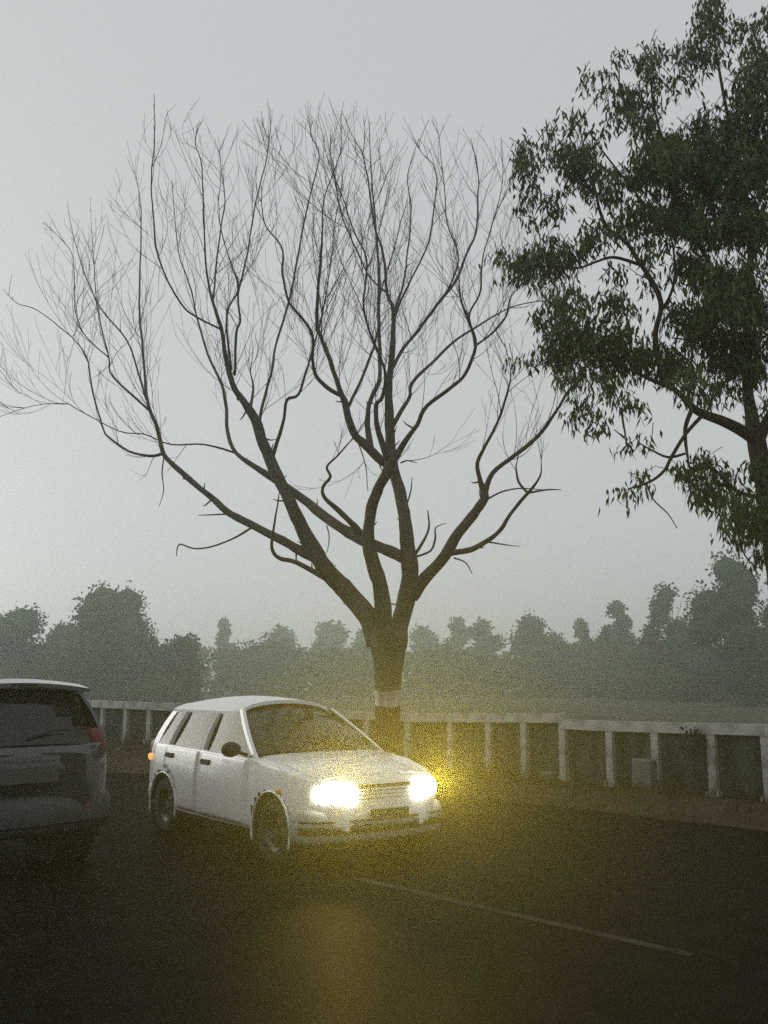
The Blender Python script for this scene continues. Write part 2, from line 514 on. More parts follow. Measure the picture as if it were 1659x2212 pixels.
A([(545,1138,7),(510,1160,6),(460,1180,5),(420,1185,4.5),(386,1176,4),(381,1202,2)], -.3)
A([(497,1110,5),(460,1112,4),(428,1113,2)], .4)
A([(893,1202,9),(914,1168,7),(926,1140,6),(924,1103,3.5)], -.6)
A([(897,1203,7),(930,1190,6),(940,1165,6),(941,1140,4),(965,1130,2)], .3)
A([(352,980,9),(325,985,8),(280,975,7),(235,945,6),(222,924,5),(198,835,4.5),(187,773,4),(162,736,3.2),(143,718,3),(81,670,2.4),(37,655,2),(8,625,1.4)], .15)
A([(511,979,6),(441,960,5),(368,960,4),(312,938,3.5),(257,931,3),(165,883,2.6),(140,872,2.4),(74,876,2),(0,900,1.4)], -.3)
A([(323,887,7),(244,813,5),(235,773,4),(210,663,3),(202,552,2),(198,540,1.4)], -.4)
A([(235,773,4),(187,729,3.4),(165,681,3),(161,633,2.6),(158,560,2),(135,520,1.6),(92,480,1.2)], .3)
A([(318,865,6),(294,791,5),(272,732,4.4),(217,666,3.6),(180,582,3),(162,523,2.2),(150,470,1.4)], .5)
A([(478,712,6),(426,685,5),(390,655,5),(342,556,5),(331,460,4.4),(327,387,3.6),(334,290,3),(333,203,1.6)], -.4)
A([(460,652,6),(468,570,5),(478,490,4),(485,431,3.4),(478,370,2.6),(474,328,1.6)], .3)
A([(500,800,7),(489,681,6),(515,626,5.5),(500,571,4),(478,497,3),(470,420,1.8)], -.5)
A([(507,810,8),(511,718,7),(518,692,6.5),(515,637,6),(530,571,5),(552,442,4),(577,332,3),(585,240,1.6)], .2)
A([(561,924,9),(563,891,8.5),(585,810,7.5),(595,746,6.5),(624,652,6),(640,571,5.4),(664,448,4.4),(689,338,3.4),(673,293,2.6),(674,260,1.5)], .45)
A([(588,985,12),(611,918,10),(620,865,9),(644,852,7.5),(664,795,6),(680,740,5),(700,660,4),(716,560,3),(722,480,2)], -.45)
A([(541,880,9),(548,840,7),(542,800,3),(548,760,2)], .2)
A([(844,1000,26),(824,995,22),(787,959,20),(763,934,18),(746,873,16),(738,853,14),(718,795,12),(693,726,10),(684,701,9.5),(689,612,9),(693,554,8),(696,513,5),(700,430,3.6),(735,330,2.4),(736,245,1.5)], -.3)
A([(740,856,12),(705,836,11),(681,808,10),(675,775,9),(675,726,8.5),(655,690,7.5),(624,652,7),(611,591,6),(607,530,4.5),(570,480,3.2),(565,400,2)], -.5)
A([(752,880,9),(775,832,8),(795,783,7.5),(808,746,7),(820,700,5),(822,640,4),(850,540,3),(880,430,2)], .35)
A([(800,968,17),(795,930,15),(795,889,13),(803,857,12),(820,816,11),(820,734,10),(818,673,9.5),(820,612,8.5),(816,550,7),(806,430,5),(800,330,3),(798,262,1.6)], .5)
A([(836,990,17),(818,935,14),(812,877,12),(826,857,10),(832,800,8),(810,745,7),(790,690,6.5),(787,640,6),(792,560,5),(765,500,4),(745,440,3),(720,380,2)], -.6)
A([(852,992,17),(877,950,14),(901,918,12),(922,877,11),(975,836,10),(1004,808,10),(1028,746,9),(1012,697,8),(995,644,5),(990,610,2.5)], -.35)
A([(1026,748,7),(1065,718,6.5),(1093,681,6),(1105,640,4.5),(1140,600,3),(1165,560,1.6)], .2)
A([(846,925,12),(866,890,11),(885,857,10),(889,828,10),(942,775,8),(991,730,7),(1040,700,5.5),(1100,665,4),(1170,650,2.4),(1200,655,1.4)], .5)
A([(846,800,10),(865,763,9),(897,722,9),(934,673,8.5),(983,607,8),(1004,558,7),(1028,501,6),(1032,428,5),(1034,385,3.6),(1016,297,1.6)], .3)
A([(1012,697,6),(1015,675,6),(1036,636,6),(1040,590,5.5),(1044,550,4),(1068,470,3),(1085,400,2.4),(1084,305,1.4)], -.4)
A([(848,700,7),(862,660,6),(890,600,5.5),(920,540,5),(935,470,4),(942,370,3),(905,320,2),(925,260,1.4)], -.5)
A([(836,632,7),(800,600,5),(770,540,4.5),(740,470,4),(725,400,3),(718,340,1.8)], .5)
A([(849,680,7),(872,610,6),(880,540,5),(888,450,4.2),(880,380,3),(905,300,1.6)], .6)
A([(960,640,5),(990,560,4.4),(965,480,3.6),(960,400,2.8),(948,290,1.6)], -.6)
A([(355,985,4),(350,1020,3.5),(353,1060,2.4),(343,1095,1.3)], -.3)
A([(705,1135,4),(710,1160,3.4),(706,1195,1.8)], -.3)
A([(775,960,4),(790,1010,3),(795,1060,2)], -.5)
A([(865,1000,5),(880,995,4),(900,1000,2)], -.4)
A([(880,1090,5),(888,1060,4),(890,1030,2)], .4)
tr_names = {}
rootloc = Vector(tree.location)
TRUNK = None
for L in limbs:
    mb = MB()
    pts = [p-rootloc for p in L['p']]
    rs = list(L['r'])
    big = rs[0] > .05
    n = 14 if L['kind'] == 'trunk' else (9 if big else 6)
    if L['kind'] == 'trunk':
        f = [pts[0].copy()]; f[0].z = -.35
        pts = [Vector((pts[0].x, pts[0].y, -.35)), Vector((pts[0].x, pts[0].y, .02))] + [p for p in pts if p.z > .12]
        rs = [.42, .34] + rs[len(rs)-len(pts)+2:]
    else:
        # knobbly outline on the heavy wood
        for j in range(len(rs)):
            rs[j] *= 1 + .13*noise.noise(pts[j]*3.1) + .10*noise.noise(pts[j]*8.3)
    mb.tube(pts, rs, n)
    o = mb.build('trunk' if L['kind'] == 'trunk' else ('limb' if big else 'branch'), M['bark'] if rs[0] > .02 else M['twig'], tree, smooth=True)
    if L['kind'] == 'trunk': TRUNK = o; TP = (pts, rs)
def ring(name, v0, v1, mat, extra):
    z0, z1 = P(838, v1, TY).z-rootloc.z, P(838, v0, TY).z-rootloc.z
    mb = MB(); pp, rr = [], []
    for k in range(9):
        z = z0+(z1-z0)*k/8
        j = min(range(len(TP[0])-1), key=lambda q: 0 if TP[0][q].z <= z <= TP[0][q+1].z else 9)
        a, b = TP[0][j], TP[0][j+1]
        t = (z-a.z)/(b.z-a.z)
        pp.append(a.lerp(b, t)); rr.append(TP[1][j]*(1-t)+TP[1][j+1]*t+extra)
    mb.tube(pp, rr, 14, cap=False)
    o = mb.build(name, mat, TRUNK, smooth=True)
ring('limewash_band', 1488, 1522, M['limewash'], .004)
ring('red_oxide_band', 1523, 1655, M['redwash'], .004)

# fine twigs growing off every slender limb, bending upward
def dome(vx):
    pts = [(-60,700),(10,600),(100,470),(200,400),(330,230),(580,235),(740,225),(920,250),(1020,285),(1090,290),(1180,480),(1260,700),(1330,860)]
    for (a, b), (c, d) in zip(pts, pts[1:]):
        if a <= vx <= c: return b+(d-b)*(vx-a)/(c-a)
    return 700
def to_px(p):
    q = p-Vector((0,0,CAM_H))
    yc = q.y*math.cos(PITCH)+q.z*math.sin(PITCH); zc = -q.y*math.sin(PITCH)+q.z*math.cos(PITCH)
    return 829.5+FPX*q.x/yc, 1106-FPX*zc/yc
tw = MB()
def grow(p, d, length, r, depth):
    n = max(4, int(length/.13)); lim = R.uniform(-60, 170)*R.random()
    pts, rs = [p.copy()], [r]
    d = d.normalized()
    cur = Vector((R.gauss(0,.07), R.gauss(0,.07), .13))
    for k in range(n):
        if R.random() < .2: cur = Vector((R.gauss(0,.13), R.gauss(0,.13), .13))
        d = (d + cur*.8).normalized()
        p = p + d*(length/n)
        vx, vy = to_px(p)
        if vy < dome(vx)+lim: break
        pts.append(p.copy()); rs.append(max(.0026, r*(1-.8*(k+1)/n)))
        if depth < 2 and R.random() < (.36 if depth == 0 else .2):
            dd = (d + Vector((R.gauss(0,.42), R.gauss(0,.42), R.gauss(.15,.22)))).normalized()
            grow(p, dd, length*R.uniform(.3,.65), max(.003, r*(1-.8*(k+1)/n)*.7), depth+1)
    if len(pts) > 1:
        tw.tube([q-rootloc for q in pts], rs, 4 if depth == 0 else 3, cap=False)
for L in limbs:
    if L['kind'] == 'trunk': continue
    seg = 0
    for j in range(2, len(L['p'])-1):
        p, r = L['p'][j], L['r'][j]
        w = L['px'][j][2]; vy = L['px'][j][1]
        if w > 17 or vy > 1010: continue
        t = (L['p'][j+1]-L['p'][j-1]).normalized()
        prob = .40 if vy < 900 else .26
        if R.random() < prob:
            side = Vector((R.gauss(0,1), R.gauss(0,1), R.gauss(.15,.6)))
            d = (t*.9 + side.normalized()*.7)
            grow(p, d, R.uniform(.6, 2.1), min(r*.6, R.uniform(.004,.0075)), 0)
    # tip sprays
    if L['px'][-1][1] < 1000:
        for k in range(3):
            j = len(L['p'])-1-R.randrange(0, min(6, len(L['p'])-2))
            t = (L['p'][j]-L['p'][j-1]).normalized()
            grow(L['p'][j], t+Vector((R.gauss(0,.35), R.gauss(0,.35), .1)), R.uniform(.4,1.1), .006, 1)
# stubs and short spurs on the heavy limbs
for L in limbs[1:]:
    for j in range(2, len(L['p'])-1):
        if L['r'][j] > .04 and R.random() < .22:
            a = R.uniform(0, 6.28)
            d = Vector((math.cos(a), R.gauss(0,.5), math.sin(a))).normalized()
            p = L['p'][j]; l = L['r'][j]+R.uniform(.05,.22)
            tw.tube([p-rootloc, p+d*l*.7-rootloc, p+d*l+Vector((0,0,.03))-rootloc], [.018,.012,.005], 5)
tw.build('twigs', M['twig'], tree, kind='stuff')

# ------------------------------------------------------------------ the gum tree on the right
GY = 11.6
gbase = P(1700, 1700, GY); gbase.z = .0
gum = thing('gum_tree', 'big dark gum tree with drooping leaves hanging over the right of the road', 'tree', gbase)
gl = Vector(gum.location)
def c3(x, y): return (1016.6+x*.3873, y*.3873)
def c4(x, y): return (1016.6+x*.3873, 610+y*.3873)
def gbranch(pts, name='branch', dY=0.0, Y0=GY):
    c = catmull(pts)
    p3, rs = [], []
    for j, q in enumerate(c):
        k = j/(len(c)-1)
        Yj = Y0 + dY*k
        p3.append(P(q[0], q[1], Yj)-gl); rs.append(max(.005, q[2]*.5*px2m(Yj)))
    mb = MB(); mb.tube(p3, rs, 9 if rs[0] > .04 else 6)
    return mb.build(name, M['bark_pale'], gum, smooth=True)
def W4(*a): return [(*c4(x, y), w) for x, y, w in a]
def W3(*a): return [(*c3(x, y), w) for x, y, w in a]
tp = [(1712,1790,66),(1706,1640,60),(1698,1400,56),(1684,1250,52)] + W4((1700,1500,50),(1665,1250,46),(1635,1080,44),(1605,950,42),(1592,870,40))
gbranch(tp, 'trunk')
gbranch(W4((1596,880,30),(1500,820,26),(1400,772,23),(1290,732,19),(1230,690,16),(1140,600,12),(1000,540,9),(880,480,6),(760,420,3)), 'limb', -1.0)
gbranch(W4((1590,880,34),(1565,730,28),(1545,600,24),(1545,300,20),(1555,0,17),(1560,-300,14),(1500,-650,11),(1420,-1000,8),(1360,-1350,5),(1340,-1560,2)), 'limb', .5)
gbranch(W4((1600,890,30),(1640,800,26),(1720,640,22),(1800,300,18),(1850,-200,14),(1800,-800,10),(1700,-1300,6),(1660,-1500,3)), 'limb', .9)
gbranch(W4((1232,712,11),(1200,800,10),(1198,880,9),(1216,1010,5),(1230,1080,3)), 'branch', -.3, GY-.7)
gbranch(W4((1290,745,9),(1200,845,8),(1120,975,8),(1080,1050,7),(1000,1112,6),(880,1152,4)), 'branch', -.8, GY-.7)
gbranch(W4((1195,955,6),(1100,975,6),(1000,930,4.5),(930,890,3)), 'branch', .4, GY-1.1)
gbranch(W4((982,1125,4),(1020,1212,3.2),(1100,1290,2.6),(1152,1372,1.5)), 'branch', 0, GY-1.4)
gbranch(W4((840,700,5),(850,780,5),(860,862,3.5),(800,820,2)), 'branch', -.3, GY-1)
gbranch(W4((1130,600,13),(1050,450,13),(1030,290,13),(1062,150,12),(1045,60,12),(990,-40,11),(930,-130,10),(870,-220,9),(760,-310,8),(715,-420,7),(695,-520,5),(640,-650,3)), 'limb', .3, GY-.8)
gbranch(W4((1060,160,8),(1110,80,7),(1140,-40,6),(1130,-200,5)), 'branch', -.4, GY-.6)
gbranch(W4((940,-100,8),(800,-140,7),(700,-115,6),(600,-80,5),(480,-90,3)), 'branch', -.7, GY-.6)
gbranch(W4((1545,150,14),(1400,0,11),(1250,-250,9),(1140,-420,8),(1140,-560,5),(1150,-680,3)), 'limb', -.6, GY+.2)
gbranch(W4((1280,-200,8),(1060,-340,6),(840,-600,5),(700,-780,3)), 'branch', -.8, GY)
gbranch(W4((1558,-300,9),(1350,-500,7),(1100,-750,6),(1020,-1000,5),(1000,-1200,2)), 'branch', -.5, GY+.3)
gbranch(W3((830,520,5),(828,420,3.5),(832,310,2)), 'branch', 0, GY-.3)
gbranch(W4((1640,1200,14),(1560,1190,10),(1460,1150,8),(1380,1060,6),(1300,1000,4)), 'branch', -1.0)
gbranch(W4((1660,1330,12),(1600,1380,9),(1530,1420,7),(1500,1380,5)), 'branch', -.8)
gbranch(W4((1490,1390,5),(1510,1480,4),(1550,1550,3),(1600,1590,2)), 'branch', -.1, GY-.8)
gbranch(W4((1200,560,7),(1235,420,6),(1220,330,5),(1120,310,3)), 'branch', .2, GY-.8)

clumps3 = [(1340,60,80,90,1),(1345,0,70,60,1),(1330,180,110,100,1),(1250,300,150,100,1),(1000,340,90,100,1),(1400,290,50,70,.7),(835,290,48,48,.6),(655,440,60,100,.45),(770,410,55,60,.3),
 (840,560,130,110,1),(950,620,110,90,1),(580,650,70,80,.7),(1010,440,120,70,.7),(1160,470,100,90,.55),(600,850,120,130,1),(290,810,85,60,.8),(300,950,90,95,1),(430,800,45,90,.55),(450,910,60,70,.5),(480,720,50,60,.5),(1570,180,75,90,1),(1640,300,90,110,1),(1660,60,40,90,1),
 (1590,500,150,250,1.2),(1400,720,200,120,1.2),(1200,830,190,120,1.2),(1050,900,200,130,1.2),(820,1000,260,85,1.1),(650,930,120,120,1),(350,1170,110,120,.5),(450,1090,130,60,.5),(960,1190,150,90,1),(830,1270,110,100,.9),
 (1200,1000,250,200,1.2),(1450,950,250,250,1.3),(1620,900,100,300,1.3),(1100,1200,150,130,1.1),(1350,1250,300,170,1.3),(1010,1420,60,110,.9),(1570,1250,150,230,1.2),(650,1310,90,80,1),(500,1410,180,100,1.1),(350,1500,200,110,1.1),(450,1590,140,60,.6),(190,1470,70,90,.5),
 (830,1500,80,60,.8),(1000,1560,60,60,.7),(1250,1520,150,150,1.2),(1450,1560,200,130,1.2),(790,740,80,90,.4),(900,700,140,90,.6),(1300,640,80,70,.5),(1020,720,80,90,.5),(1400,180,60,90,.5),(700,1080,120,60,.6),(560,1180,110,100,.14),(770,1130,90,80,.3)]
clumps4 = [(440,170,75,90,1),(560,110,100,80,1),(540,260,140,110,1.1),(480,400,110,120,1.1),(540,530,80,90,.9),(680,350,180,120,1.2),(800,130,110,90,1.1),(850,280,110,90,.9),(900,420,200,110,1.2),(1100,450,130,130,1.2),(1200,560,90,100,1.1),
 (1180,180,120,100,1.2),(1300,250,150,100,1.2),(1450,130,200,150,1.3),(1450,400,180,170,1.3),(1570,350,110,320,1.3),(1330,650,60,60,.7),(1420,600,110,60,1),(780,590,110,110,.6),(860,690,90,80,.5),(630,740,90,100,.65),(730,790,70,60,.4),
 (950,890,80,55,.6),(850,1180,38,60,.7),(960,1080,50,25,.6),(270,440,60,50,.4),(1300,1050,110,110,1.1),(1300,1170,100,100,1),(1160,1050,60,60,.6),(1420,1140,90,130,.6),(1450,1260,80,90,.9),(1570,1260,100,120,1.1),(1610,1050,80,100,1),(1550,1350,110,80,1),(1480,1400,70,90,.6),(1620,1480,60,90,1),(1660,700,40,80,1),(700,480,120,80,.7),(1250,330,90,60,.6)]
def gum_clump(cx, cy, rx, ry, den, Yc):
    mb = MB()
    sx, sy = rx*.3873, ry*.3873
    n = int(sx*sy*3.14/42*2.0*den**1.2)
    rdep = max(.35, min(1.1, sx*px2m(Yc)*.8))
    nspr = max(3, n//14)
    for s in range(nspr):
        # a drooping sprig: origin in the clump, leaves hanging from it
        while True:
            a, b, c = R.uniform(-1,1), R.uniform(-1,1), R.uniform(-1,1)
            if a*a+b*b+c*c < 1: break
        o = P(cx+a*sx*.95, cy-sy*.15+b*sy*.8, Yc+c*rdep)
        drift = Vector((R.gauss(0,.09), R.gauss(0,.09), 0))
        for k in range(14):
            h = R.uniform(0,.24)
            p = o + drift*(h/.2) + Vector((R.gauss(0,.055), R.gauss(0,.055), -h+.1))
            l, w = R.uniform(.08,.19), R.uniform(.010,.022)
            d = Vector((R.gauss(0,.42), R.gauss(0,.42), -1)).normalized()
            sd_ = Vector((math.cos(R.uniform(0,6.28)), math.sin(R.uniform(0,6.28)), 0))
            sd_ = (sd_-d*sd_.dot(d)).normalized()*w
            bend = Vector((R.gauss(0,.012), R.gauss(0,.012), 0))
            m_ = p+d*l*.4+bend
            q = p-gl
            mb.add([q, m_-gl+sd_, p+d*l-gl, m_-gl-sd_], [(0,1,2,3)])
        if R.random() < .6:
            tt = o + Vector((R.gauss(0,.1), R.gauss(0,.1), R.uniform(.0,.22)))
            mb.tube([tt-gl, o-gl, o+drift-Vector((0,0,.25))-gl], [.006,.005,.003], 3, cap=False)
    mb.build('foliage', M['gum_leaf'], gum, kind='stuff')
for (x, y, rx, ry, d) in clumps3:
    cx, cy = c3(x, y); gum_clump(cx, cy, rx*.3873/.3873, ry, d, GY-.4+R.uniform(-.9,.6))
for (x, y, rx, ry, d) in clumps4:
    cx, cy = c4(x, y); gum_clump(cx, cy, rx, ry, d, GY-.6+R.uniform(-.8,.5))
# the crown goes on beyond the frame
for k in range(26):
    cx, cy = R.uniform(1690, 2050), R.uniform(-120, 1150)
    gum_clump(cx, cy, 190, 190, .8, GY+R.uniform(-1.2,1.2))
for k in range(8):
    cx, cy = R.uniform(1560, 2000), R.uniform(-320, -80)
    gum_clump(cx, cy, 170, 150, .9, GY+R.uniform(-.8,1.0))

# ------------------------------------------------------------------ trees in the haze
def far_tree(label, cx, top, half, Y, mat, lobes, seed, low=.05, nleaf=2600, thin=1.0):
    rr = random.Random(seed)
    Y *= 2.25
    tp_ = P(cx, top, Y)
    hw = half*px2m(Y)
    zb = -.55
    H = tp_.z-zb
    t = thing('hazy_tree', label, 'tree', (tp_.x, Y, zb), 0, 'trees standing in the haze beyond the fence')
    tb = MB()
    tb.tube([Vector((0,0,-.2)), Vector((.1,0,H*.3)), Vector((-.05,.1,H*.55)), Vector((.1,0,H*.8))], [hw*.07+.1, hw*.055+.08, hw*.04+.05, .04], 8)
    for k in range(5):
        a = rr.uniform(0, 6.28); z = H*rr.uniform(.25,.55)
        tb.tube([Vector((0,0,z)), Vector((math.cos(a)*hw*.3, math.sin(a)*hw*.3, z+H*.12)), Vector((math.cos(a)*hw*.6, math.sin(a)*hw*.6, z+H*.25))], [.09,.06,.03], 5)
    tb.build('trunk', M['bark'], t)
    cb = MB()
    core = MB()
    L = []
    for k in range(lobes):
        u = k/max(1, lobes-1)
        z = H*(low + (1-low)*(.05+.78*(k+rr.random())/lobes))
        prof = min(1, (1.05-z/H)*1.9)**.6
        a = rr.uniform(0, 6.28); q = hw*.68*prof*math.sqrt(rr.random())
        r = hw*rr.uniform(.36,.52)*(1.15-.38*z/H)
        z = min(z, H-r*.85)
        L.append((Vector((math.cos(a)*q, math.sin(a)*q, max(z, r*.6))), r))
    L.append((Vector((rr.uniform(-.15,.15)*hw, 0, H-hw*.36)), hw*.36))
    tot = sum(r*r for _, r in L)
    for c, r in L:
        n = int(2.2*nleaf*r*r/tot)
        for _ in range(n):
            d = Vector((rr.gauss(0,1), rr.gauss(0,1), rr.gauss(0,1))).normalized()
            bump_ = 1+.42*noise.noise((c+d*r)*(1.6/max(.6,r))+Vector((seed,0,0)))
            p = c + d*r*bump_*(1.12-.45*rr.random()**1.5)
            p.z = max(p.z, .02)
            leafquad(cb, p, rr.uniform(.6,1.7)*.0036*Y*thin, rr, droop=.4, asp=.6)
        # a ragged inner mass of leaves that stops the light
        ng = 7
        grid = []
        for i in range(ng+1):
            row = []
            th = math.pi*i/ng
            for j in range(11):
                ph = 2*math.pi*j/10
                d = Vector((math.sin(th)*math.cos(ph), math.sin(th)*math.sin(ph), math.cos(th)))
                q = c + d*r*.80*(1+.25*noise.noise((c+d*r)*1.3))
                row.append(q)
            grid.append(row)
        cb.sheet(grid)
    cb.build('crown', mat, t)
    return t
D, Mi = M['leaf_dark'], M['leaf_mid']
far_tree('broad round-topped dark tree in haze above the dark car', 45, 1308, 100, 47, D, 16, 1)
far_tree('tall bulky tree with a ragged dome, largest of the hazy trees on the left', 238, 1260, 118, 50, D, 20, 2, nleaf=3800)
far_tree('low shoulder tree leaning out of the right flank of the bulky hazy tree', 392, 1372, 52, 52, D, 11, 3)
far_tree('bushy tree filling the gap behind the round-topped tree and bulky tree', 140, 1345, 60, 56, D, 11, 31)
far_tree('slim pale tree spire standing alone just above the white car roof', 483, 1340, 26, 100, Mi, 8, 4, nleaf=1400)
far_tree('wide low mound of a tree in haze right over the white car', 560, 1392, 105, 78, Mi, 16, 5)
far_tree('pale flat-topped tree behind the wide low mound tree', 615, 1352, 62, 112, Mi, 11, 6, nleaf=1800)
far_tree('faint spiky-topped tree left of the bare trunk', 712, 1342, 58, 115, Mi, 11, 7, nleaf=1800)
far_tree('faint tree half hidden directly behind the bare trunk on its left', 790, 1352, 50, 110, Mi, 10, 8, nleaf=1500)
far_tree('faint low tree just right of the bare trunk in the haze', 915, 1352, 52, 115, Mi, 10, 9, nleaf=1500)
far_tree('pale twin-lobed tree in haze right of the bare trunk', 985, 1336, 40, 108, Mi, 9, 10, nleaf=1500)
far_tree('rounded pale tree beneath the lowest right limb of the bare tree', 1050, 1340, 46, 98, Mi, 10, 11, nleaf=1800)
far_tree('squarish hazy tree with a flat top, left of a notch in the treeline', 1150, 1326, 66, 82, Mi, 14, 12)
far_tree('narrow small tree between the flat-topped and the domed hazy tree', 1258, 1340, 30, 86, Mi, 8, 13, nleaf=1400)
far_tree('domed hazy tree standing up clearly right of the narrow tree', 1328, 1300, 46, 74, D, 11, 14)
far_tree('open-branched ragged hazy tree beside the tallest one on the right', 1437, 1264, 58, 60, D, 13, 15, thin=.9)
far_tree('tallest dark hazy tree below the hanging gum leaves at the right', 1578, 1196, 100, 45, D, 18, 16, nleaf=3800)
far_tree('dark hazy tree cut by the right edge of the photo', 1700, 1215, 90, 47, D, 15, 17)
far_tree('low bush tree filling the foot of the ragged hazy tree', 1400, 1385, 90, 66, D, 13, 18)
far_tree('low bush tree below the notch of the right treeline', 1215, 1392, 90, 88, Mi, 13, 19, nleaf=1800)
far_tree('low rounded bush tree in the gap right of the bare trunk', 985, 1400, 80, 92, Mi, 13, 20, nleaf=1800)
far_tree('low spreading bush tree left of the domed hazy tree', 1300, 1375, 70, 80, Mi, 13, 21, nleaf=1800)
far_tree('low dark bush tree under the tallest hazy tree', 1500, 1390, 80, 56, D, 13, 22)
far_tree('low bush tree at the foot of the bulky hazy tree', 330, 1400, 80, 54, D, 13, 23)
far_tree('low pale bush tree just left of the bare trunk', 745, 1405, 80, 94, Mi, 13, 24, nleaf=1800)
tkb = MB()
for k in range(16000):
    x = R.uniform(-150, 150); y = 262+R.uniform(-7, 7)+.08*abs(x)
    h = 11.4 + 4*noise.noise(Vector((x*.055, 0, 1))) + 2.2*noise.noise(Vector((x*.2, y*.15, 1)))
    z = -.55 + h*R.random()**.8
    leafquad(tkb, Vector((x, y, z)), R.uniform(.7,1.6), asp=.7)
for k in range(16000):
    x = R.uniform(-110, 110); y = 178+R.uniform(-7, 7)
    h = 8.6 + 2.2*noise.noise(Vector((x*.07, 0, 6))) + 1.4*noise.noise(Vector((x*.25, y*.2, 1)))
    leafquad(tkb, Vector((x, y, -.55 + h*R.random()**.8)), R.uniform(.6,1.4), asp=.7)
tkb.build('distant_thicket', Mi, kind='stuff', label='faint continuous thicket far off behind the hazy trees', category='thicket')

# ------------------------------------------------------------------ cars
def spline1(keys, x):
    """monotone-ish interpolation of rows (x, a, b, c ...)"""
    if x <= keys[0][0]: return keys[0][1:]
    for k0, k1 in zip(keys, keys[1:]):
        if x <= k1[0]:
            t = (x-k0[0])/(k1[0]-k0[0]); t = t*t*(3-2*t)*.5 + t*.5
            return tuple(a+(b-a)*t for a, b in zip(k0[1:], k1[1:]))
    return keys[-1][1:]

